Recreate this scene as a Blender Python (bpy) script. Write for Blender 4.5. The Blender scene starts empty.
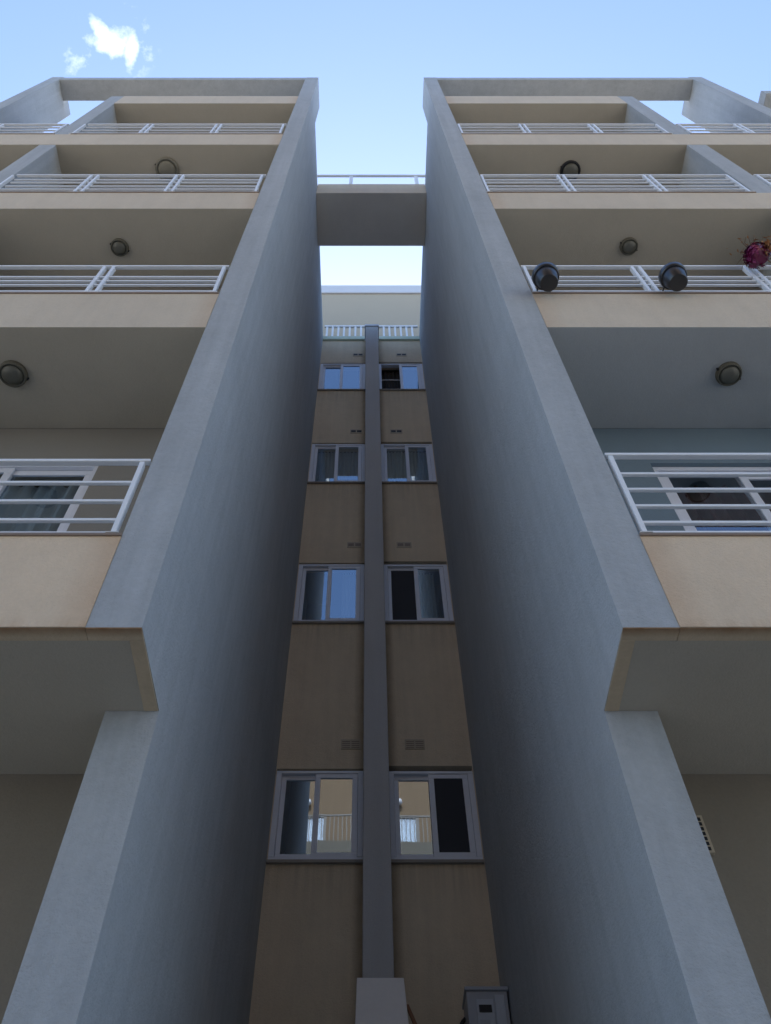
import bpy, bmesh, math, random
from mathutils import Vector, Matrix
random.seed(7)
SC = bpy.context.scene
COL = SC.collection
R = math.radians
CZ = 1.6                                   # eye height; all z below are measured from the eye

# ------------------------------------------------------------------ camera
cd = bpy.data.cameras.new('camera'); cam = bpy.data.objects.new('camera', cd); COL.objects.link(cam)
cd.sensor_fit = 'VERTICAL'; cd.sensor_height = 36.0; cd.lens = 864.866/1024*36
cd.shift_x = 17.66/1024; cd.clip_end = 3000; cd.clip_start = 0.05
cam.location = (0, 0, CZ); cam.rotation_euler = (R(90+55.76), 0, 0)
SC.camera = cam

# ------------------------------------------------------------------ sky and sun
SUN_EL, SUN_AZ = 43.0, 0.0                 # azimuth from +Y towards +X, behind the building
w = bpy.data.worlds.new('World'); SC.world = w; w.use_nodes = True
nt = w.node_tree; nt.nodes.clear()
def nd(t, **k):
    n = nt.nodes.new(t)
    for a, b in k.items(): setattr(n, a, b)
    return n
out = nd('ShaderNodeOutputWorld'); bg = nd('ShaderNodeBackground'); bg.inputs[1].default_value = 0.15
sky = nd('ShaderNodeTexSky', sky_type='NISHITA', sun_disc=False)
sky.sun_elevation = R(SUN_EL); sky.sun_rotation = R(SUN_AZ); sky.altitude = 0
sky.air_density = 1.0; sky.dust_density = 1.3; sky.ozone_density = 4.0
tc = nd('ShaderNodeTexCoord')
# small broken cumulus, fixed in a direction of the sky
def vec(op, a, b=None):
    n = nd('ShaderNodeVectorMath', operation=op); nt.links.new(a, n.inputs[0])
    if b is not None:
        if isinstance(b, tuple): n.inputs[1].default_value = b
        else: nt.links.new(b, n.inputs[1])
    return n
def mth(op, a, b=0.0, c=0.0, clamp=False):
    n = nd('ShaderNodeMath', operation=op, use_clamp=clamp)
    for i, v in enumerate((a, b, c)):
        if isinstance(v, (int, float)): n.inputs[i].default_value = v
        else: nt.links.new(v, n.inputs[i])
    return n.outputs[0]
dirn = vec('NORMALIZE', tc.outputs['Generated']).outputs[0]
nz = nd('ShaderNodeTexNoise'); nz.inputs['Scale'].default_value = 34; nz.inputs['Detail'].default_value = 7; nz.inputs['Roughness'].default_value = .62
nt.links.new(dirn, nz.inputs['Vector'])
nz2 = nd('ShaderNodeTexNoise'); nz2.inputs['Scale'].default_value = 13; nz2.inputs['Detail'].default_value = 3
nt.links.new(dirn, nz2.inputs['Vector'])
def puff(c, rad, ax=None):
    c = Vector(c).normalized()
    e1 = Vector((1, 0, 0)); e1 = (e1 - c*e1.dot(c)).normalized(); e2 = c.cross(e1)
    if ax: e1, e2 = math.cos(ax)*e1+math.sin(ax)*e2, -math.sin(ax)*e1+math.cos(ax)*e2
    a = vec('DOT_PRODUCT', dirn, tuple(e1/rad[0])); b = vec('DOT_PRODUCT', dirn, tuple(e2/rad[1]))
    s = mth('ADD', mth('MULTIPLY', a.outputs['Value'], a.outputs['Value']), mth('MULTIPLY', b.outputs['Value'], b.outputs['Value']))
    front = mth('GREATER_THAN', vec('DOT_PRODUCT', dirn, tuple(c)).outputs['Value'], .5)
    return mth('MULTIPLY', mth('SUBTRACT', 1.0, s, clamp=True), front)
m = mth('MAXIMUM', puff((-.2480, .0960, .9640), (.023, .017), -.55), puff((-.258, .088, .962), (.022, .009), .9))
m = mth('MAXIMUM', m, puff((-.2355, .105, .966), (.009, .024), .15))
m = mth('MAXIMUM', m, mth('MULTIPLY', puff((-.2850, .1180, .951), (.018, .012)), .75))
m = mth('MAXIMUM', m, mth('MULTIPLY', puff((-.245, .118, .962), (.05, .010), .2), .28))
m = mth('ADD', m, mth('MULTIPLY', mth('SUBTRACT', nz.outputs['Fac'], .5), 3.2))
m = mth('SUBTRACT', m, .30)
m = mth('MULTIPLY', m, .95, clamp=True)
anyp = mth('MAXIMUM', puff((-.2480, .0970, .9640), (.045, .040)), puff((-.2850, .1180, .951), (.028, .022)))
m = mth('MULTIPLY', m, mth('MULTIPLY', anyp, 2.0, clamp=True), clamp=True)
m = mth('MULTIPLY', m, .55)
mx = nd('ShaderNodeMixRGB'); nt.links.new(m, mx.inputs[0])
nt.links.new(sky.outputs[0], mx.inputs[1]); mx.inputs[2].default_value = (6.0, 6.3, 6.3, 1)
nt.links.new(mx.outputs[0], bg.inputs[0]); nt.links.new(bg.outputs[0], out.inputs[0])

sl = bpy.data.lights.new('sun', 'SUN'); sun = bpy.data.objects.new('sun', sl); COL.objects.link(sun)
sl.energy = 2.8; sl.angle = R(.53); sl.color = (1, .95, .87)
sd = Vector((math.sin(R(SUN_AZ))*math.cos(R(SUN_EL)), math.cos(R(SUN_AZ))*math.cos(R(SUN_EL)), math.sin(R(SUN_EL))))
sun.rotation_euler = (-sd).to_track_quat('-Z', 'Y').to_euler()

vs = SC.view_settings; vs.view_transform = 'Standard'; vs.look = 'None'; vs.gamma = 1; vs.exposure = 1.48
try: vs.use_curve_mapping = False
except Exception: pass

# ------------------------------------------------------------------ materials
def mat(name, col, rough=.85, var=.06, bump=.0, scale=60., streak=0., stain_and_tint=None, metal=0., spec=.3, blotch=.0, obj=True):
    m = bpy.data.materials.new(name); m.use_nodes = True; t = m.node_tree; N = t.nodes; L = t.links
    b = N['Principled BSDF']; b.inputs['Roughness'].default_value = rough; b.inputs['Metallic'].default_value = metal
    b.inputs['Specular IOR Level'].default_value = spec
    g = N.new('ShaderNodeNewGeometry'); P = g.outputs['Position']
    def noise(sc, det, vecsrc=P, rg=.55):
        n = N.new('ShaderNodeTexNoise'); n.inputs['Scale'].default_value = sc; n.inputs['Detail'].default_value = det
        n.inputs['Roughness'].default_value = rg; L.new(vecsrc, n.inputs['Vector']); return n.outputs['Fac']
    def M(op, a, b_=0., clamp=False):
        n = N.new('ShaderNodeMath'); n.operation = op; n.use_clamp = clamp
        for i, v in enumerate((a, b_)):
            if isinstance(v, (int, float)): n.inputs[i].default_value = v
            else: L.new(v, n.inputs[i])
        return n.outputs[0]
    f = M('MULTIPLY', M('SUBTRACT', noise(scale, 3), .5), var*2.0)
    f = M('ADD', f, M('MULTIPLY', M('SUBTRACT', noise(1.3, 5), .5), var*2.2))
    if blotch: f = M('ADD', f, M('MULTIPLY', M('SUBTRACT', noise(4.5, 6, rg=.65), .5), blotch*2))
    if streak:
        mp = N.new('ShaderNodeMapping'); mp.inputs['Scale'].default_value = (7, 7, .35); L.new(P, mp.inputs['Vector'])
        f = M('ADD', f, M('MULTIPLY', M('SUBTRACT', noise(1.6, 5, mp.outputs[0], .6), .5), streak*2))
    f = M('ADD', f, 1.0)
    c = N.new('ShaderNodeVectorMath'); c.operation = 'SCALE'; c.inputs[0].default_value = col
    L.new(f, c.inputs['Scale']); src = c.outputs[0]
    for s in (stain_and_tint or []):
        # weathering and plain tints, each with its own outline: measured from an edge of the part (axis, edge position, reach, tint, amount)
        ax, e, reach, tint, amt = s
        sp = N.new('ShaderNodeSeparateXYZ'); L.new(P, sp.inputs[0])
        dd = M('ABSOLUTE', M('SUBTRACT', sp.outputs[ax], e))
        q = M('SUBTRACT', 1.0, M('DIVIDE', dd, reach), True)
        if ax == 2:
            mp2 = N.new('ShaderNodeMapping'); mp2.inputs['Scale'].default_value = (16, 16, .5); L.new(P, mp2.inputs['Vector'])
            nn = M('MULTIPLY', M('SUBTRACT', noise(1.5, 5, mp2.outputs[0], .6), .38, True), 4.5)
        else: nn = M('ADD', .25, M('MULTIPLY', noise(5, 6, rg=.7), 1.5))
        q = M('MULTIPLY', M('MULTIPLY', q, nn), amt, True)
        x = N.new('ShaderNodeMixRGB'); L.new(q, x.inputs[0]); L.new(src, x.inputs[1]); x.inputs[2].default_value = (*tint, 1); src = x.outputs[0]
    L.new(src, b.inputs['Base Color'])
    if bump:
        bp = N.new('ShaderNodeBump'); bp.inputs['Strength'].default_value = bump; bp.inputs['Distance'].default_value = .014
        L.new(M('ADD', noise(scale*1.6, 4, rg=.7), M('MULTIPLY', noise(9, 4), 1.2)), bp.inputs['Height']); L.new(bp.outputs[0], b.inputs['Normal'])
    return m

XLi, XLi2, XLo = -.888, -.862, -1.112      # inner face of the left fin (front, back) and its outer side
XRi, XRi2, XRo = 1.003, .990, 1.228
F, FD, FL = 2.29, 6.579, 2.76              # front plane, recessed facade, front of the lower fins
B = [2.558, 5.610, 8.590, 11.525, 14.520]  # soffits
T = [3.165, 6.254, 9.184, 12.168, 15.192]  # tops of the upstands
BK = 3.075                                 # back wall of the balconies

RUST = (.26, .12, .045)
M_fin = mat('grey_blue_render', (.425, .442, .45), .92, .10, .5, 40, .19, blotch=.10, stain_and_tint=[(0, XLi, .03, (.47, .49, .50), .25), (0, XRi, .03, (.47, .49, .50), .25)])
M_fin2 = mat('grey_blue_render_side', (.425, .442, .45), .92, .10, .5, 40, .19, blotch=.10)
M_beige = mat('beige_render', (.66, .56, .43), .9, .07, .5, 60, .07, blotch=.07,
              stain_and_tint=[(0, XLo, .16, (.52, .33, .19), .34), (0, XRo, .16, (.52, .33, .19), .34)])
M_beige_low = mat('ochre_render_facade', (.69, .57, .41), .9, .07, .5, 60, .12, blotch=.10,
    stain_and_tint=[(2, z_+CZ, .45, (.22, .17, .11), .22) for z_ in (4.37, 7.40, 10.37, 13.32)]+[(0, -.04, .10, (.26, .17, .09), .55), (0, .19, .10, (.26, .17, .09), .55)])  # drip stains below the sills; facade tinted darker brown towards the pilaster
M_beige_warm = mat('peach_render', (.78, .615, .44), .9, .07, .5, 60, .07, blotch=.09,
              stain_and_tint=[(0, XLo, .16, (.52, .30, .16), .40), (0, XRo, .16, (.52, .30, .16), .40), (2, B[0]+CZ, .07, (.50, .31, .17), .3)])
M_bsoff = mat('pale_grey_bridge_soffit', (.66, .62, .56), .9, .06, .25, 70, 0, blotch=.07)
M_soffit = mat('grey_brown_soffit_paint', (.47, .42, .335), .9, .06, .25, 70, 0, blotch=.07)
M_edge = mat('weathered_soffit_edge', (.58, .46, .31), .9, .10, .3, 50, 0, blotch=.18, stain_and_tint=[(1, F, .05, RUST, .8)])
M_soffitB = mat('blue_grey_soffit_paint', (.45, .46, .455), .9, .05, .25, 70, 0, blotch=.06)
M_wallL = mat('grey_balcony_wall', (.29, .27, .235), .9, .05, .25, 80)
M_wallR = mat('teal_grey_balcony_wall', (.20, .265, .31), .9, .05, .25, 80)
M_ground_wall = mat('dim_olive_wall', (.26, .225, .175), .9, .08, .25, 60, .05, blotch=.06)
M_stone = mat('brown_stone_coping', (.26, .20, .155), .6, .12, 0, 40)
M_pil = mat('grey_pilaster_render', (.50, .49, .485), .9, .07, .3, 80, .08)
M_white = mat('white_coated_metal', (.82, .83, .84), .35, .03, 0, 30, spec=.5)
M_frame = mat('white_window_frame', (.76, .78, .84), .4, .03, 0, 20, spec=.5)
M_sill = mat('pale_stone_sill', (.33, .30, .26), .7, .08, .1, 30)
M_dark = mat('dark_rubber', (.025, .025, .028), .6, .05)
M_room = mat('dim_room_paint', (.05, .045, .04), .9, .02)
M_lampb = mat('aged_lamp_housing', (.13, .12, .09), .6, .15, 0, 60)
M_lampg = mat('aged_lamp_glass', (.12, .115, .09), .45, .12, 0, 50, spec=.6)
M_lampw = mat('pale_lamp_ring', (.24, .22, .17), .5, .10, 0, 50)
M_pot = mat('black_planter_plastic', (.018, .019, .024), .28, .05, 0, 30, spec=.6)
M_potr = mat('maroon_glazed_pot', (.16, .012, .055), .22, .25, 0, 18, spec=.6, blotch=.3)
M_potp = mat('magenta_glaze_band', (.34, .05, .17), .3, .2, 0, 20)
M_twig = mat('dry_twig', (.16, .09, .05), .9, .2)
M_leafb = mat('withered_leaf', (.42, .20, .08), .8, .3, 0, 30)
M_leafg = mat('olive_leaf', (.10, .11, .035), .7, .3, 0, 30)
M_petal = mat('pink_petal', (.60, .18, .22), .7, .25, 0, 30)
M_soil = mat('potting_soil', (.03, .022, .016), .95, .2)
M_curtw = mat('white_net_curtain', (.50, .53, .56), .9, .05, 0, 60)
M_curtg = mat('green_grey_curtain', (.42, .50, .48), .9, .06, 0, 60)
M_curtb = mat('blue_grey_curtain', (.34, .42, .48), .9, .06, 0, 60)
M_curtr = mat('dark_red_curtain', (.10, .028, .024), .9, .15, 0, 30)
M_board = mat('dusty_white_board', (.86, .80, .74), .7, .04, .1, 30, blotch=.04)
M_wood = mat('weathered_wood', (.30, .15, .08), .8, .15, .1, 40)
M_box = mat('grey_cabinet_metal', (.40, .42, .46), .5, .06, 0, 30, spec=.4)
M_boxl = mat('light_grey_cabinet_panel', (.50, .53, .58), .5, .06, 0, 30)
M_green = mat('green_roof_edging', (.56, .62, .50), .8, .12, .1, 40)
M_upper = mat('cream_upper_wall', (.50, .43, .33), .9, .03, .2, 60)
M_par = mat('white_roof_edge', (.66, .67, .72), .8, .03, .1, 40)
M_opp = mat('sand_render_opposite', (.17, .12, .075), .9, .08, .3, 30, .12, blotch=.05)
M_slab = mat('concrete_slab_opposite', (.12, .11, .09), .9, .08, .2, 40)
M_gnd = mat('street_concrete', (.46, .43, .37), .9, .10, .3, 12, blotch=.08)
M_roof = mat('roof_screed', (.32, .30, .27), .9, .08, .2, 20)
M_patch = mat('pale_scuffs', (.55, .49, .44), .9, .08)
M_vent = mat('beige_vent_plastic', (.50, .42, .31), .7, .08)

def glassmat(name, tint, base):
    m = bpy.data.materials.new(name); m.use_nodes = True; t = m.node_tree; N = t.nodes; L = t.links; N.clear()
    o = N.new('ShaderNodeOutputMaterial'); mixs = N.new('ShaderNodeMixShader'); tr = N.new('ShaderNodeBsdfTransparent')
    gl = N.new('ShaderNodeBsdfGlossy'); gl.inputs['Roughness'].default_value = .012; gl.inputs[0].default_value = (.74, .86, .98, 1)
    tr.inputs[0].default_value = (*tint, 1)
    g = N.new('ShaderNodeNewGeometry')
    dt = N.new('ShaderNodeVectorMath'); dt.operation = 'DOT_PRODUCT'; L.new(g.outputs['Normal'], dt.inputs[0]); L.new(g.outputs['Incoming'], dt.inputs[1])
    def M(op, x, y=0.):
        n = N.new('ShaderNodeMath'); n.operation = op; n.use_clamp = op != 'ABSOLUTE'
        for i, v_ in enumerate((x, y)):
            if isinstance(v_, (int, float)): n.inputs[i].default_value = v_
            else: L.new(v_, n.inputs[i])
        return n.outputs[0]
    sch = M('MULTIPLY', M('POWER', M('SUBTRACT', 1.0, M('ABSOLUTE', dt.outputs['Value'])), 5.0), .95)   # Schlick, coated pane
    a = N.new('ShaderNodeMath'); a.operation = 'ADD'; a.use_clamp = True; a.inputs[1].default_value = base; L.new(sch, a.inputs[0])
    nz = N.new('ShaderNodeTexNoise'); nz.inputs['Scale'].default_value = 2.2; L.new(g.outputs['Position'], nz.inputs['Vector'])
    bp = N.new('ShaderNodeBump'); bp.inputs['Strength'].default_value = .012; bp.inputs['Distance'].default_value = .02
    L.new(nz.outputs['Fac'], bp.inputs['Height']); L.new(bp.outputs[0], gl.inputs['Normal'])
    L.new(a.outputs[0], mixs.inputs[0]); L.new(tr.outputs[0], mixs.inputs[1]); L.new(gl.outputs[0], mixs.inputs[2]); L.new(mixs.outputs[0], o.inputs[0])
    return m
M_glass = glassmat('window_glass', (.62, .66, .68), .34)
M_glassd = glassmat('door_glass', (.80, .84, .86), .24)
M_screen = mat('black_insect_screen', (.05, .052, .06), .9, .05)
M_oppw = mat('dull_white_railing', (.18, .17, .16), .6, .05)

# ------------------------------------------------------------------ mesh helpers
class MB:
    def __init__(s): s.v = []; s.f = []; s.mi = []; s.sm = []
    def quad(s, pts, mi=0, smooth=False):
        n = len(s.v); s.v += [(x, y, z) for x, y, z in pts]; s.f.append(tuple(range(n, n+len(pts)))); s.mi.append(mi); s.sm.append(smooth)
    def hexa(s, p, mi=0, bottom=None, front=None):
        # p: 8 points, bottom ring (x0y0,x1y0,x1y1,x0y1) then top ring
        n = len(s.v); s.v += [tuple(q) for q in p]
        fs = [(0, 3, 2, 1), (4, 5, 6, 7), (0, 1, 5, 4), (1, 2, 6, 5), (2, 3, 7, 6), (3, 0, 4, 7)]
        for i, q in enumerate(fs):
            s.f.append(tuple(n+k for k in q)); s.sm.append(False)
            s.mi.append(bottom if (i == 0 and bottom is not None) else front if (i == 2 and front is not None) else mi)
    def box(s, x0, x1, y0, y1, z0, z1, mi=0, bottom=None, front=None):
        x0, x1 = min(x0, x1), max(x0, x1)
        s.hexa([(x0, y0, z0), (x1, y0, z0), (x1, y1, z0), (x0, y1, z0), (x0, y0, z1), (x1, y0, z1), (x1, y1, z1), (x0, y1, z1)], mi, bottom, front)
    def tube(s, a, b, r0, r1=None, n=10, mi=0):
        a, b = Vector(a), Vector(b); r1 = r0 if r1 is None else r1; d = (b-a).normalized()
        u = d.orthogonal().normalized(); w_ = d.cross(u); k = len(s.v)
        for c, r in ((a, r0), (b, r1)):
            for i in range(n):
                t = 2*math.pi*i/n; s.v.append(tuple(c + r*(math.cos(t)*u+math.sin(t)*w_)))
        for i in range(n):
            j = (i+1) % n; s.f.append((k+i, k+j, k+n+j, k+n+i)); s.mi.append(mi); s.sm.append(True)
        s.f.append(tuple(k+n-1-i for i in range(n))); s.mi.append(mi); s.sm.append(False)
        s.f.append(tuple(k+n+i for i in range(n))); s.mi.append(mi); s.sm.append(False)
    def lathe(s, prof, c=(0, 0, 0), n=28, mi=0, rot=None, wob=0):
        k = len(s.v); c = Vector(c); rot = rot or Matrix.Identity(3)
        for r, z in prof:
            for i in range(n):
                t = 2*math.pi*i/n; rr = r*(1+wob*math.sin(3*t+z*20))
                s.v.append(tuple(c + rot @ Vector((rr*math.cos(t), rr*math.sin(t), z))))
        for a in range(len(prof)-1):
            for i in range(n):
                j = (i+1) % n; s.f.append((k+a*n+i, k+a*n+j, k+(a+1)*n+j, k+(a+1)*n+i)); s.mi.append(mi); s.sm.append(True)
        s.f.append(tuple(k+n-1-i for i in range(n))); s.mi.append(mi); s.sm.append(False)
        q = k+(len(prof)-1)*n; s.f.append(tuple(q+i for i in range(n))); s.mi.append(mi); s.sm.append(False)
    def build(s, name, mats, parent=None, bevel=0., label=None):
        me = bpy.data.meshes.new(name); off = Vector((0, 0, CZ))
        if parent is not None:
            base = parent['_b'] if '_b' in parent else (0, 0, 0); base = Vector(base)
        else: base = Vector((0, 0, 0))
        me.from_pydata([tuple(Vector(p)+off-base) for p in s.v], [], s.f); me.update()
        if not isinstance(mats, (list, tuple)): mats = [mats]
        for q in mats: me.materials.append(q)
        for p, i, sm in zip(me.polygons, s.mi, s.sm): p.material_index = min(i, len(mats)-1); p.use_smooth = sm
        bm = bmesh.new(); bm.from_mesh(me); bmesh.ops.recalc_face_normals(bm, faces=bm.faces[:]); bm.to_mesh(me); bm.free()
        o = bpy.data.objects.new(name, me); COL.objects.link(o)
        if parent is not None: o.parent = parent; o['_b'] = tuple(base)
        if bevel:
            md = o.modifiers.new('bevel', 'BEVEL'); md.width = bevel; md.segments = 2; md.limit_method = 'ANGLE'
        if label: o['label'] = label
        return o
def root(name, loc, label, cat, group=None):
    o = bpy.data.objects.new(name, None); COL.objects.link(o); o.empty_display_size = .2
    o.location = (loc[0], loc[1], loc[2]+CZ); o['_b'] = tuple(o.location)
    o['label'] = label; o['category'] = cat
    if group: o['group'] = group
    return o
def tag(o, label, cat, group=None):
    o['label'] = label; o['category'] = cat
    if group: o['group'] = group
    return o
def struct(name, mb, m):
    o = mb.build(name, m); o['kind'] = 'structure'; return o
def onebox(name, m, par, *a, bevel=0., label=None, **k):
    q = MB(); q.box(*a, **k); return q.build(name, m, par, bevel, label)

# ------------------------------------------------------------------ ground
g = MB(); g.quad([(-400, -400, -1.6), (400, -400, -1.6), (400, 400, -1.6), (-400, 400, -1.6)]); struct('ground', g, M_gnd)
g = MB(); g.box(-9.5, 9.5, 1.2, 6.4, -1.59, -1.47); g.box(-9.5, 9.5, -9.9, -8.2, -1.59, -1.47); struct('pavement', g, M_roof)

# ------------------------------------------------------------------ generic openings
def wall_with_openings(q, x0, x1, y0, y1, z0, z1, ops, mi=0):
    """solid wall cut by rectangular openings (ox0, ox1, oz0, oz1), pieces butted end to end"""
    xs = sorted(set([x0, x1]+[o[0] for o in ops]+[o[1] for o in ops]))
    for a, b in zip(xs[:-1], xs[1:]):
        cuts = sorted([(o[2], o[3]) for o in ops if o[0] <= a+1e-6 and o[1] >= b-1e-6]); z = z0
        for c, d in cuts:
            if c > z: q.box(a, b, y0, y1, z, c, mi)
            z = d
        if z < z1: q.box(a, b, y0, y1, z, z1, mi)
def rect_frame(q, x0, x1, z0, z1, y0, y1, t, tb=None, tt=None):
    tb = tb or t; tt = tt or t
    q.box(x0, x1, y0, y1, z0, z0+tb); q.box(x0, x1, y0, y1, z1-tt, z1)
    q.box(x0, x0+t, y0, y1, z0+tb, z1-tt); q.box(x1-t, x1, y0, y1, z0+tb, z1-tt)
def curtain(name, m, par, x0, x1, y, z0, z1, folds=9, amp=.018):
    q = MB(); n = folds*6; ph = random.random()*6
    pts = [(x0+(x1-x0)*i/n, y+amp*math.sin(ph+folds*2*math.pi*i/n)+.4*amp*math.sin(3.7*i/n*folds)) for i in range(n+1)]
    for (a, b), (c, d) in zip(pts[:-1], pts[1:]):
        q.quad([(a, b, z0), (c, d, z0), (c, d, z1), (a, b, z1)], 0, True)
    return q.build(name, m, par)

# ------------------------------------------------------------------ the two wings
# bars: heights above the upstand; last one is the bottom rail
BARS = {('L', 0): (.69, [.487, .320, .160], .03), ('R', 0): (.752, [.568, .423, .277, .139], .035),
        1: (.665, [.425, .335, .245], .075), 2: (.805, [.62, .50, .34], .18), 3: (.745, [.55, .35], .12)}
POSTS = [[1.16, 2.06, 2.13, 3.0, 3.07, 3.95], [1.16, 2.05, 2.125, 3.02, 3.09, 3.93], [1.165, 2.03, 2.105, 2.965, 3.04, 3.905], [1.165, 2.02, 2.085, 2.96, 3.03, 3.90]]
def railing(par, side, lev, t, xs, x_end0, x_end1):
    s = -1 if side == 'L' else 1
    top, bars, bot = BARS.get((side, lev)) or BARS[lev]
    y = F+.015
    q = MB(); q.box(x_end0, x_end1, y-.016, y+.016, t+top-.023, t+top)
    r = q.build('railing', M_white, par, .004)
    for x in xs:
        p = MB(); p.box(x-.012, x+.012, y-.018, y+.018, t+.021, t+top-.033)
        p.box(x-.03, x+.03, y-.03, y+.03, t+.0205, t+.026)
        p.build('post', M_white, r, .003)
    lim = sorted([x_end0, x_end1])
    for h in bars:
        b = MB(); b.box(lim[0]+.03, lim[1]-.03, y-.009, y+.010, t+h-.019, t+h); b.build('bar', M_white, r, .003)
    b = MB(); b.box(lim[0]+.02, lim[1]-.02, y-.013, y+.015, t+bot-.005, t+bot+.017); b.build('bottom_rail', M_white, r, .003)
    return r
def balcony_door(par, x0, x1, z0, z1, s, cur, fr=None):
    """two-leaf sliding door in the back wall; s=+1 right wing, -1 left wing"""
    y = BK+.03; a, b = min(x0, x1), max(x0, x1); mid = (a+b)/2
    q = MB(); rect_frame(q, a, b, z0, z1, y, y+.06, .045)
    d = q.build('balcony_door', M_frame, par, .004)
    for k, (u, v, dy) in enumerate(((a+.046, mid+.03, .012), (mid-.03, b-.046, .034))):
        q = MB(); rect_frame(q, u, v, z0+.047, z1-.047, y+dy, y+dy+.018, .055); q.build('sash', M_frame, d, .003)
        q = MB(); q.quad([(u+.05, y+dy+.009, z0+.1), (v-.05, y+dy+.009, z0+.1), (v-.05, y+dy+.009, z1-.1), (u+.05, y+dy+.009, z1-.1)]); q.build('glass', M_glassd, d)
    curtain('curtain', cur, d, a+.05, b-.05, y+.14, z0+.03, z1-.06, 11, .022)
    return d

def wing(side):
    s = -1 if side == 'L' else 1
    xi, xi2, xo = (XLi, XLi2, XLo) if s < 0 else (XRi, XRi2, XRo)
    dv = (-3.900, -4.110) if s < 0 else (3.99, 4.235)
    of = (-5.48, -5.69) if s < 0 else (5.78, 6.02)
    end = s*9.5
    words = 'grey and beige apartment block on the left, all its railings bare' if s < 0 else 'grey and beige apartment block on the right, black planters on its railing'
    P = root('apartment_building', (s*4, 3, -1.6), words, 'building', 'twin apartment wings either side of the narrow recess')
    # ---- main fin: upper part flush with the balcony fronts, lower part set back, stepped top
    q = MB()
    def fin(y0, y1, z0, z1, xa0, xa1, xb, mi=0):
        q.hexa([(xa0, y0, z0), (xb, y0, z0), (xb, y1, z0), (xa1, y1, z0), (xa0, y0, z1), (xb, y0, z1), (xb, y1, z1), (xa1, y1, z1)], 0)
    xa = lambda y: xi+(xi2-xi)*(y-F)/(FD-F)
    prof = [(F, B[0]), (FL, B[0]), (FL, -1.6), (9.6, -1.6), (9.6, 15.70), (2.80, 15.70), (2.74, 17.25), (F, 17.25)]
    prof = [(F, B[0]), (FL, B[0]), (FL, -1.6), (9.6, -1.6), (9.6, 15.70), (2.78, 15.70), (2.78, 17.25), (F, 17.25)]
    q.quad([(xa(y), y, z) for y, z in prof]); q.quad([(xo, y, z) for y, z in reversed(prof)])
    for (y0, z0), (y1, z1) in zip(prof, prof[1:]+prof[:1]):
        q.quad([(xa(y0), y0, z0), (xa(y1), y1, z1), (xo, y1, z1), (xo, y0, z0)], 1 if (z0 == z1 == B[0]) else 0)
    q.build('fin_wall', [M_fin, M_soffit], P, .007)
    # ---- divider and outer fin
    onebox('divider_wall', M_fin2, P, *dv, F, BK, B[0]+.01, T[4]-.003, bevel=.006)
    onebox('outer_fin_wall', M_fin2, P, *of, F, 2.92, B[0]+.01, 17.31, bevel=.006)
    # ---- roof frame beam, between the two fins
    q = MB(); q.box(xo, of[0], F+.002, 2.64, 17.02, 17.247); q.build('roof_beam', M_fin2, P, .005)
    onebox('eaves_slab', M_fin2, P, s*6.5, end, F, 2.9, 15.5, 15.75, bevel=.005)
    # ---- balconies
    for i in range(5):
        x1 = end if i < 4 else dv[0]
        x0 = xo+s*.001
        q = MB(); z0, z1 = B[i], T[i]
        sofm = 1
        lo, hi = (x0, x1)
        q.box(lo, hi, F-.003, F+.14, z0, z1, 0, bottom=2)                 # fascia and upstand
        q.box(lo, hi, F+.14, BK-.002 if i else 3.168, z0+.0004, z0+.20, 1)        # floor slab
        if i == 4: q.box(lo, hi, F+.14, BK-.002, z0+.21, z1-.01, 1)
        sof = M_soffitB if (s > 0 and i == 1) else M_soffit
        edge = sof
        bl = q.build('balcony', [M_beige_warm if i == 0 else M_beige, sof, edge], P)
        # drip bead under the slab, a little in from its edge
        q = MB(); q.box(lo, hi, *((F+.024, F+.030) if i else (F+.001, F+.067)), z0-(.004 if i == 0 else .002), z0+.003); 
        if i == 0: q.build('drip_edge', M_edge, bl)
        if i < 4:
            q = MB(); q.box(xo+s*.001, dv[0]-s*.001, F-.012, F+.142, z1, z1+.020); q.box(dv[1]+s*.001, of[0], F-.012, F+.142, z1, z1+.020)
            q.build('coping', M_stone, bl, .003)
            xs = [s*p if s < 0 else p+.115+(.0 if i < 2 else .0) for p in POSTS[i]]
            if s > 0: xs = [[1.262, 2.13, 2.19, 3.06, 3.12, 3.95], [1.262, 2.13, 2.19, 3.04, 3.10, 3.96], [1.25, 2.085, 2.15, 3.035, 3.10, 3.95], [1.25, 2.09, 2.155, 3.04, 3.11, 3.975]][i]
            railing(P, side, i, z1, xs, xo+s*.01, dv[0]-s*.03)
            xs2 = [dv[1]+s*.05, s*5.05+(.02 if s < 0 else 0), s*5.12+(.02 if s < 0 else 0), of[0]-s*.05]
            railing(P, side, i, z1, xs2, dv[1]+s*.02, of[0]-s*.02)
    # soffit strip that closes the cantilever along the fin
    q = MB(); q.box(xi+s*.002, xi+s*.060, F+.0675, FL-.002, B[0]-.005, B[0]+.003); q.box(xi+s*.002, xo-s*.0005, F+.001, F+.067, B[0]-.005, B[0]+.003); q.build('soffit_edging', M_edge, P, .002)
    q = MB(); q.box(xi+s*.0605, end, F+.0675, FL-.002, B[0]-.003, B[0]+.0005); q.box(xo+s*.001, end, FL-.002, 3.168, B[0]-.003, B[0]+.0005); q.build('soffit', M_soffit, P)
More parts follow.
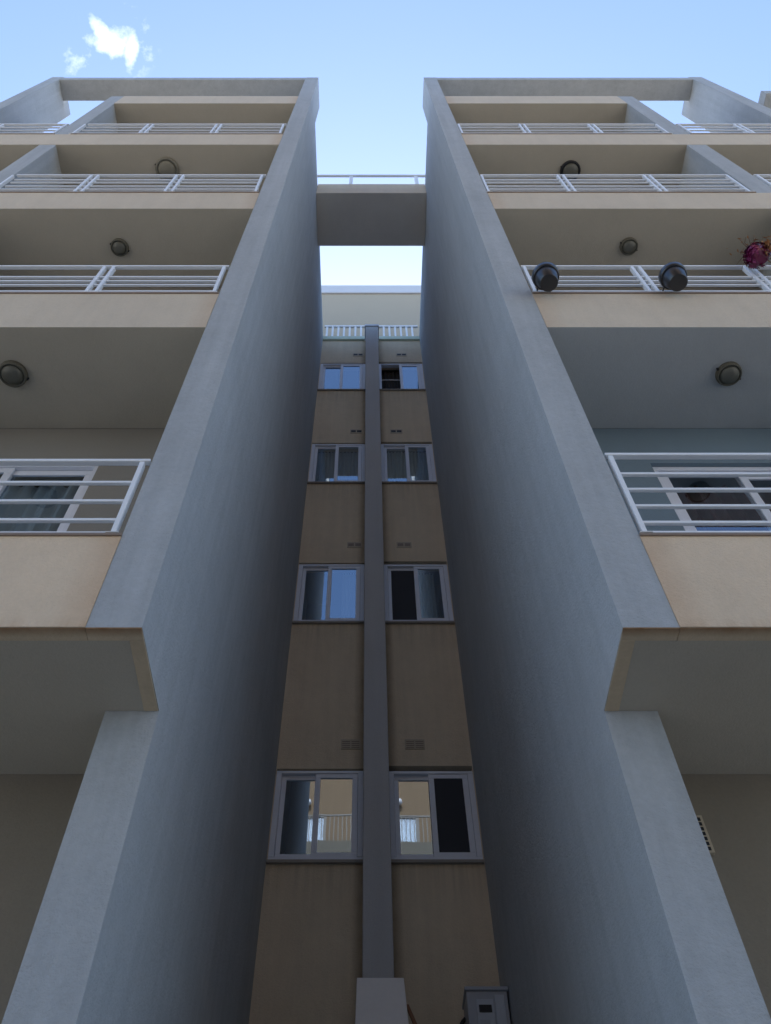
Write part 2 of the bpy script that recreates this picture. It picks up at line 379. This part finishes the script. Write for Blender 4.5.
    # ---- back walls with doors
    for i in range(5):
        z0 = (T[i-1]-.4 if i else -1.6); z1 = B[i]
        z0 = B[i-1]+.2 if i else -1.6
        ops = []
        if i:
            a, b = (-3.10, -1.845) if s < 0 else (1.945, 3.16)
            ops = [(a, b, B[i-1]+.24, B[i-1]+(2.61 if s < 0 else 2.56))]
            a2, b2 = (-5.3, -4.5) if s < 0 else (4.6, 5.5)
            if i < 5: ops.append((a2, b2, B[i-1]+.24, B[i-1]+2.56))
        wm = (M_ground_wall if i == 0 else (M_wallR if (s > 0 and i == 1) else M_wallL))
        q = MB(); X0, X1 = sorted((xo, end)); y0 = 3.17 if i == 0 else BK
        wall_with_openings(q, X0, X1, y0, y0+.2, z0, z1 if i < 4 else 15.2, ops)
        q.build('back_wall', wm, P)
        for k, (a, b, c, d) in enumerate(ops):
            balcony_door(P, a, b, c, d, s, (M_curtr if (s > 0 and i == 1) else M_curtb if i == 1 else M_curtw))
    # floors inside, roof, end wall and rear wall close the block
    q = MB(); X0, X1 = sorted((xo, end))
    for i in range(5): q.box(X0, X1, BK+.201 if i else 3.371, 9.4, B[i]+.02, B[i]+.2 if i < 4 else 15.2)
    q.build('floor_slab', M_room, P)
    q = MB(); q.box(X0, X1, 9.4, 9.6, -1.6, 15.4); q.box(*sorted((end, end-s*.2)), 3.38, 9.39, -1.6, 15.4); q.build('rear_wall', M_opp, P)
    q = MB(); q.box(X0, X1, 4.5, 4.6, -1.6, 15.1); q.build('inner_partition', M_room, P)
    # ground floor grille on the dim wall
    if s > 0:
        v = MB(); v.box(1.30, 1.425, 3.148, 3.169, 2.145, 2.325)
        gr = v.build('vent_grille', M_vent, P, .002)
        for k in range(7):
            v = MB(); z = 2.155+k*.0235; v.box(1.312, 1.412, 3.1445, 3.1475, z, z+.015); v.build('slot', M_dark, gr)
    return P
wingL = wing('L'); wingR = wing('R')

# ------------------------------------------------------------------ recessed middle block
PX0, PX1 = -.040, .190
C = root('stair_block', (0, 8, -1.6), 'ochre recessed middle block with stacked sliding windows between the two grey fins', 'building')
WT = [5.355, 8.525, 11.53, 14.45]; WB = [4.400, 7.43, 10.40, 13.355]
wins = []
for i in range(4):
    wins.append((XLi2+.008, PX0-.002, WB[i], WT[i]+.004)); wins.append((PX1+.002, XRi2-.008, WB[i], WT[i]))
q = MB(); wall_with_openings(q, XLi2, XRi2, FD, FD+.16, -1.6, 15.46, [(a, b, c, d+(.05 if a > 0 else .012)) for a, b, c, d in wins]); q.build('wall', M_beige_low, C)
q = MB(); q.box(PX0, PX1, FD-.30, FD+.02, -1.6, 15.43); pil = q.build('pilaster', M_pil, C, .008)
onebox('cap', M_par, pil, PX0-.02, PX1+.02, FD-.32, FD-.02, 15.431, 15.50, bevel=.005)
q = MB(); q.box(XLi2, XRi2, FD+.165, 9.4, 15.30, 15.455); q.build('roof', M_roof, C)
q = MB(); q.box(XLi2, XRi2, 9.4, 9.6, -1.6, 15.46); q.box(XLi2, XRi2, 7.9, 8.0, -1.6, 15.3); q.box(.06, .09, FD+.17, 7.9, -1.6, 15.29)
for i in range(4): q.box(XLi2, XRi2, FD+.165, 7.9, WB[i]-1.1, WB[i]-.95)
q.build('rear_wall', M_room, C)
def window(i, sd, a, b, z0, z1):
    y = FD+.008; t = .042; mid = (a+b)/2-(.02 if sd == 'L' else -.0)
    q = MB(); rect_frame(q, a, b, z0+.001, z1-.004, y, y+.07, .05, .045, .03)
    # roller-shutter slot above the frame stays a shadow gap
    wn = q.build('window', M_frame, C, .004)
    q = MB(); q.box(a-.006, b+.002, FD-.03, FD+.007, z0-.03, z0-.001); q.build('sill', M_sill, wn, .003)
    za, zb = z0+.047, z1-.036
    leaves = [(a+.052, mid+.022, 1), (mid-.022, b-.052, 0)] if (sd == 'L' or i in (1, 2, 0, 3)) else []
    spec = {(0, 'L'): ('g', 'g'), (0, 'R'): ('g', 's'), (1, 'L'): ('g', 'w'), (1, 'R'): ('s', 'c'), (2, 'L'): ('c2', 'c2'), (2, 'R'): ('c', 'c'),
            (3, 'L'): ('g', 'g'), (3, 'R'): ('open', 'g')}[(i, sd)]
    for (u, v, back), kind in zip(leaves, spec):
        yy = y+(.036 if back else .008)
        if kind == 'open':
            qq = MB(); qq.tube((u, y+.012, z0+.40*(z1-z0)), (v, y+.012, z0+.40*(z1-z0)), .009); qq.build('guard_bar', M_white, wn)
            curtain('curtain', M_room, wn, u, v, y+.16, za, zb, 5); continue
        fr = .05 if not back else .042
        qq = MB(); rect_frame(qq, u, v, za, zb, yy, yy+.024, fr, .05, .045); qq.build('sash', M_frame, wn, .003)
        if kind == 's':
            qq = MB(); qq.quad([(u+fr-.004, yy+.006, za+.045), (v-fr+.004, yy+.006, za+.045), (v-fr+.004, yy+.006, zb-.04), (u+fr-.004, yy+.006, zb-.04)]); qq.build('insect_screen', M_screen, wn)
            continue
        qq = MB(); tilt = {(0, 'L'): .006, (0, 'R'): .004}.get((i, sd), 0)*(1 if back else -1)*.0
        qq.quad([(u+fr-.004, yy+.012, za+.045), (v-fr+.004, yy+.012+tilt, za+.045), (v-fr+.004, yy+.012+tilt, zb-.04), (u+fr-.004, yy+.012, zb-.04)]); qq.build('glass', M_glass, wn)
        if kind in ('w', 'c', 'c2'):
            c0, c1 = u+.03, v-.03
            if kind == 'w': c0 = u+.18
            if (i, sd, kind) == (1, 'R', 'c'): c1 = u+.25
            curtain('curtain', {'w': M_curtw, 'c': M_curtg, 'c2': M_curtb}[kind], wn, c0, c1, y+.13, za, zb, 6, .012)
    return wn
for i in range(4):
    window(i, 'L', *wins[2*i]); window(i, 'R', *wins[2*i+1])
# air vents beside the pilaster, pairs of small dark openings
for i, (zv, w_) in enumerate(((5.66, .075), (8.91, .055), (11.90, .05), (14.81, .055))):
    for x in ((-.165, .455) if i != 1 else (-.17, .463)):
        if i == 3: x = -.18 if x < 0 else .62
        if i == 2: x = -.18 if x < 0 else .445
        v = MB(); v.box(x-.095, x+.095, FD-.008, FD-.0005, zv-.06, zv+.06); vt = v.build('air_vent', M_vent, C, .002)
        for sx in (-.045, .045):
            v = MB()
            if i == 0:
                for k in range(4): v.box(x+sx-.038, x+sx+.038, FD-.0095, FD-.0082, zv-.045+k*.024, zv-.036+k*.024)
            else: v.box(x+sx-.036, x+sx+.036, FD-.0095, FD-.0082, zv-.028, zv+.030)
            v.build('slot', M_dark if i > 1 else M_stone, vt)
# parapet edging
onebox('roof_edging', M_green, C, XLi2+.002, PX0-.021, FD-.04, FD+.16, 15.461, 15.60, bevel=.004)
onebox('roof_edging', M_green, C, PX1+.021, XRi2-.002, FD-.04, FD+.16, 15.461, 15.60, bevel=.004)
q = MB(); q.box(XLi2+.004, XRi2-.004, FD+.02, FD+.06, 16.23, 16.29); rr = q.build('roof_railing', M_white, C, .004)
x = XLi2+.06
while x < XRi2-.03:
    if not (PX0-.03 < x < PX1+.03):
        q = MB(); q.box(x-.019, x+.019, FD+.026, FD+.054, 15.601, 16.229); q.build('baluster', M_white, rr)
    x += .1115

# upper set-back storey behind the roof railing
U = root('penthouse', (0, 8, 15.46), 'cream set-back top storey with a white roof edge behind the slatted roof railing', 'penthouse')
q = MB(); q.box(-3.0, 3.2, 7.0, 7.2, 15.456, 19.12); q.box(-3.0, 3.2, 9.2, 9.4, 15.456, 19.12); q.box(-3.0, -2.8, 7.201, 9.199, 15.456, 19.12); q.box(3.0, 3.2, 7.201, 9.199, 15.456, 19.12)
q.build('wall', M_upper, U)
onebox('roof', M_par, U, -3.2, 3.4, 6.96, 9.6, 19.121, 19.60, bevel=.006)

# ------------------------------------------------------------------ high bridge between the fins
Bz0, Bz1 = 15.170, 15.690
H = root('rooftop_bridge', (0.05, 4.2, Bz0), 'concrete slab bridge with a thin pale railing spanning high between the two fins', 'bridge')
q = MB(); q.box(XLi+.012, XRi-.006, 3.78, 4.68, Bz0, 15.78, 0, bottom=1); q.build('slab', [M_beige, M_bsoff], H, .005)
q = MB(); q.box(XLi-.15, XRi+.15, 3.78, 3.82, 16.42, 16.48); rl = q.build('railing', M_white, H, .004)
q = MB(); q.box(XLi+.014, XRi-.008, 3.80, 3.82, 15.83, 15.86); q.build('bottom_rail', M_white, rl, .003)
for x in (-.30, .87):
    q = MB(); q.box(x-.03, x+.03, 3.79, 3.83, 15.781, 16.419); q.build('post', M_white, rl, .003)

# ------------------------------------------------------------------ ceiling lamps
def lamp(x, y, z, r, kind, label):
    o = root('ceiling_lamp', (x, y, z), label, 'lamp', 'bulkhead lamps on the balcony ceilings')
    q = MB()
    if kind == 'ring':
        q.lathe([(r, 0), (r, -.02), (r*.93, -.034), (r*.80, -.036), (r*.78, -.02)], (x, y, z)); q.build('base', M_lampw, o)
        q = MB(); q.lathe([(r*.76, -.012), (r*.70, -.04), (r*.48, -.062), (r*.2, -.072), (.004, -.074)], (x, y, z)); q.build('dome', M_lampw, o)
    else:
        q.lathe([(r, 0), (r, -.022), (r*.95, -.038), (r*.84, -.042), (r*.80, -.03)], (x, y, z)); q.build('base', M_dark if kind == 'black' else M_lampb, o)
        q = MB(); q.lathe([(r*.79, -.02), (r*.74, -.040), (r*.55, -.058), (r*.28, -.066), (.004, -.068)], (x, y, z)); q.build('dome', M_lampg, o)
    for t in (.4, .4+math.pi):
        q = MB(); q.tube((x+r*1.02*math.cos(t), y+r*1.02*math.sin(t), z-.001), (x+r*1.02*math.cos(t), y+r*1.02*math.sin(t), z-.026), .008); q.build('screw_lug', M_dark, o)
    return o
lamp(-2.505, 2.63, B[1]+.003, .100, 'b', 'round bulkhead lamp cut by the left edge, on the lowest left balcony ceiling')
lamp(2.548, 2.63, B[1]+.003, .090, 'b', 'round bulkhead lamp on the blue grey ceiling above the dark red curtain')
lamp(-2.465, 2.66, B[2]+.003, .088, 'b', 'dark round lamp on the left ceiling over the second railing up')
lamp(2.59, 2.65, B[2]+.003, .088, 'b', 'round bulkhead lamp on the ceiling above the two black planters')
lamp(-2.545, 2.58, B[3]+.003, .15, 'ring', 'wide pale ringed lamp half hidden by the third left railing')
lamp(2.57, 2.60, B[3]+.003, .13, 'black', 'black rimmed lamp peeping over the third right railing')

# ------------------------------------------------------------------ planters on the right railing
def planter(x, y, z, label):
    o = root('planter', (x, y, z), label, 'planter', 'black planters hooked on the right railing')
    q = MB(); q.lathe([(.062, 0), (.067, .004), (.086, .12), (.086, .152)], (x, y, z)); q.build('pot', M_pot, o)
    q = MB(); q.lathe([(.090, .118), (.098, .122), (.102, .168), (.094, .172), (.088, .168)], (x, y, z)); q.build('rim', M_pot, o)
    q = MB(); q.lathe([(.082, .148), (.080, .158), (.04, .164)], (x, y, z)); q.build('soil', M_soil, o)
    for dx in (-.05, .05):
        q = MB(); q.tube((x+dx, y+.085, z+.14), (x+dx, F+.03, z+.17), .005, n=6); q.tube((x+dx, F+.03, z+.17), (x+dx, F+.035, z+.135), .005, n=6)
        q.build('hook', M_dark, o)
    return o
planter(1.325, 2.175, 6.17, 'black plastic planter hung on the railing right beside the fin')
planter(2.275, 2.175, 6.175, 'black plastic planter hung on the railing just right of the paired posts')
fx, fy, fz = 3.07, 2.165, 6.68
o = root('flower_pot', (fx, fy, fz), 'maroon and magenta round pot of withered flowers perched above the railing', 'flower pot')
q = MB(); q.lathe([(.03, .02), (.058, .03), (.086, .07), (.092, .10), (.084, .135), (.066, .155)], (fx, fy, fz), wob=.04); q.build('pot', M_potr, o)
q = MB()
for k in range(26):
    t = random.uniform(0, 6.28); r0 = random.uniform(.02, .07); e = Vector((fx+random.uniform(.08, .17)*math.cos(t), fy+random.uniform(.08, .16)*math.sin(t), fz+random.uniform(.04, .30)))
    mid = Vector((fx+r0*1.6*math.cos(t), fy+r0*1.6*math.sin(t), fz+.23))
    q.tube((fx+r0*math.cos(t), fy+r0*math.sin(t), fz+.17), mid, .003, n=5); q.tube(mid, e, .0025, .001, n=5)
q.build('stem', M_twig, o)
def leaves(name, m_, n, c, spread, size):
    q = MB()
    for k in range(n):
        p = Vector(c)+Vector([random.gauss(0, sp) for sp in spread]); u = Vector([random.gauss(0, 1) for _ in range(3)]).normalized(); v = u.orthogonal().normalized()
        s_ = size*random.uniform(.6, 1.3)
        q.quad([p-u*s_, p+v*s_*.5+Vector((0, 0, .004)), p+u*s_, p-v*s_*.5])
    return q.build(name, m_, o)
leaves('withered_leaves', M_leafb, 130, (fx+.055, fy-.065, fz+.09), (.030, .030, .04), .022)
leaves('withered_leaves', M_leafb, 30, (fx, fy, fz+.22), (.09, .06, .04), .016)
for nm, m_, n, t0, t1 in (('magenta_petals', M_potp, 60, 2.6, 4.3), ('maroon_petals', M_potr, 170, 0, 6.28), ('pink_petals', M_petal, 26, 3.9, 5.6)):
    q = MB()
    for k in range(n):
        t = random.uniform(t0, t1); h = random.uniform(-.9, .95); rr = .088*math.sqrt(max(0, 1-h*h))+.004
        c_ = Vector((fx+rr*math.cos(t), fy+rr*math.sin(t), fz+.095+.075*h)); nn = (c_-Vector((fx, fy, fz+.09))).normalized()
        u = (nn.orthogonal()+Vector((0, 0, random.uniform(-.6, .6)))).normalized(); v = nn.cross(u); sz = random.uniform(.012, .026)
        q.quad([c_-u*sz, c_-v*sz*.6+nn*.008, c_+u*sz+nn*.016, c_+v*sz*.6+nn*.008])
    q.build(nm, m_, o)
leaves('green_leaves', M_leafg, 40, (fx+.16, fy, fz+.10), (.06, .04, .06), .02)

# ------------------------------------------------------------------ things on the low canopy at the foot of the recess
K = root('entrance_canopy', (0, 6.1, 2.3), 'low concrete canopy across the foot of the recess, under the board and cabinet', 'canopy')
q = MB(); q.box(XLi2+.02, XRi2-.02, 5.85, FD-.002, 2.40, 2.52) if False else q.box(XLi2+.02, PX0-.002, 5.70, FD-.002, 2.36, 2.48)
q.box(PX0-.002, PX1+.002, 5.70, FD-.302, 2.36, 2.48); q.box(PX1+.002, XRi2-.02, 5.70, FD-.002, 2.36, 2.48)
q.build('slab', M_soffit, K)
bd = root('board', (.09, 6.15, 2.48), 'dusty white board leaning upright against the foot of the grey pilaster', 'board')
q = MB(); q.hexa([(-.090, 5.86, 2.481), (.284, 5.86, 2.481), (.284, 5.89, 2.481), (-.090, 5.89, 2.481), (-.078, 6.20, 3.222), (.256, 6.20, 3.222), (.256, 6.23, 3.222), (-.078, 6.23, 3.222)])
q.build('panel', M_board, bd, .004)
st = MB(); st.hexa([(.44, 6.05, 2.482), (.475, 6.05, 2.482), (.475, 6.08, 2.482), (.44, 6.08, 2.482), (.262, 6.22, 3.05), (.285, 6.22, 3.05), (.285, 6.25, 3.05), (.262, 6.25, 3.05)])
tag(st.build('wood_batten', M_wood, None, .003), 'short brown wooden stick leaning beside the white board', 'stick')
cb = root('meter_cabinet', (.84, 6.3, 2.48), 'grey metal cabinet with a dark display window beside the right fin', 'cabinet')
q = MB(); q.box(.69, .975, 6.20, 6.46, 2.481, 3.13); q.build('body', M_box, cb, .006)
onebox('lid', M_box, cb, .68, .985, 6.185, 6.47, 3.131, 3.155, bevel=.004)
fp = onebox('front_panel', M_boxl, cb, .752, .872, 6.190, 6.199, 2.62, 3.07, bevel=.003)
onebox('display', M_dark, fp, .768, .856, 6.184, 6.1895, 2.98, 3.03, bevel=.002)
sp = onebox('side_panel', M_boxl, cb, .882, .950, 6.190, 6.199, 2.88, 3.10, bevel=.003)
onebox('latch', M_dark, fp, .84, .862, 6.180, 6.1895, 2.83, 2.86, bevel=.002)
onebox('label_strip', M_box, fp, .766, .835, 6.186, 6.1895, 2.86, 2.93, bevel=.001)
q = MB(); q.tube((.665, 6.42, 2.485), (.665, 6.42, 3.02), .016); q.tube((.665, 6.42, 3.02), (.692, 6.40, 3.04), .014); q.build('conduit', M_dark, cb)
q = MB()
for k in range(9):
    a = Vector((.978, 6.25+.012*k, 2.9)); q.tube(a, a+Vector((random.uniform(-.02, .0), random.uniform(-.05, .05), random.uniform(.05, .16))), .0025, .001, n=5)
q.build('cable_tails', M_boxl, cb)

# ------------------------------------------------------------------ building across the street (seen in the window glass)
OY = -10.0
O = root('opposite_building', (0, -13, -1.6), 'sand coloured building across the street, seen only reflected in the lowest windows', 'building')
ops = []
for fl in range(6):
    z = .35+3.0*fl-.0
    for x in (-7.2, -1.96, .93, 6.2): ops.append((x, x+.64 if abs(x) < 3 else x+1.0, z, z+1.98))
z_off = 15.2-(.35+15.0)
ops = [(a, b, c+z_off, d+z_off) for a, b, c, d in ops]
q = MB(); wall_with_openings(q, -10, 10, OY-.2, OY, -1.6, 19.3, ops); q.build('wall', M_opp, O)
q = MB(); q.box(-10, 10, -16, OY-.2, 19.0, 19.2); q.box(-10, 10, -16.2, -16, -1.6, 19.2); q.box(-10, -9.8, -16, OY-.2, -1.6, 19.0); q.box(9.8, 10, -16, OY-.2, -1.6, 19.0); q.build('shell', M_opp, O)
onebox('cornice', M_opp, O, -10.1, 10.1, OY-.2, OY+.12, 19.301, 19.5)
for a, b, c, d in ops:
    q = MB(); rect_frame(q, a, b, c, d, OY-.12, OY-.04, .07); dr = q.build('balcony_door', M_oppw, O)
    q = MB(); q.quad([(a+.06, OY-.08, c+.06), (b-.06, OY-.08, c+.06), (b-.06, OY-.08, d-.06), (a+.06, OY-.08, d-.06)]); q.build('glass', M_glassd, dr)
    curtain('curtain', M_curtb, dr, a+.05, b-.05, OY-.17, c+.05, d-.05, 6, .02)
for fl in range(6):
    z = 15.42-3.0*fl
    q = MB(); q.box(-3.2, 3.2, OY+.001, OY+1.18, z-.75, z-.02); bal = q.build('balcony', M_slab, O)
    q = MB(); q.box(-3.15, 3.15, OY+1.12, OY+1.16, z+.86, z+.90); rl = q.build('railing', M_oppw, O)
    k = -3.12
    while k < 3.14:
        q = MB(); q.box(k-.012, k+.012, OY+1.125, OY+1.15, z-.02, z+.86); q.build('baluster', M_oppw, rl); k += .125
    for x in (-1.90, .99):
        q = MB(); q.lathe([(.03, -.09), (.09, -.06), (.11, 0), (.09, .07), (.03, .10)], (x, OY+.14, z+2.15)); q.build('wall_lamp', M_par, O)

for ob in bpy.data.objects:
    if '_b' in ob: del ob['_b']
SC.render.engine = 'CYCLES'
try: SC.cycles.max_bounces = 8; SC.cycles.diffuse_bounces = 5; SC.cycles.transparent_max_bounces = 12
except Exception: pass
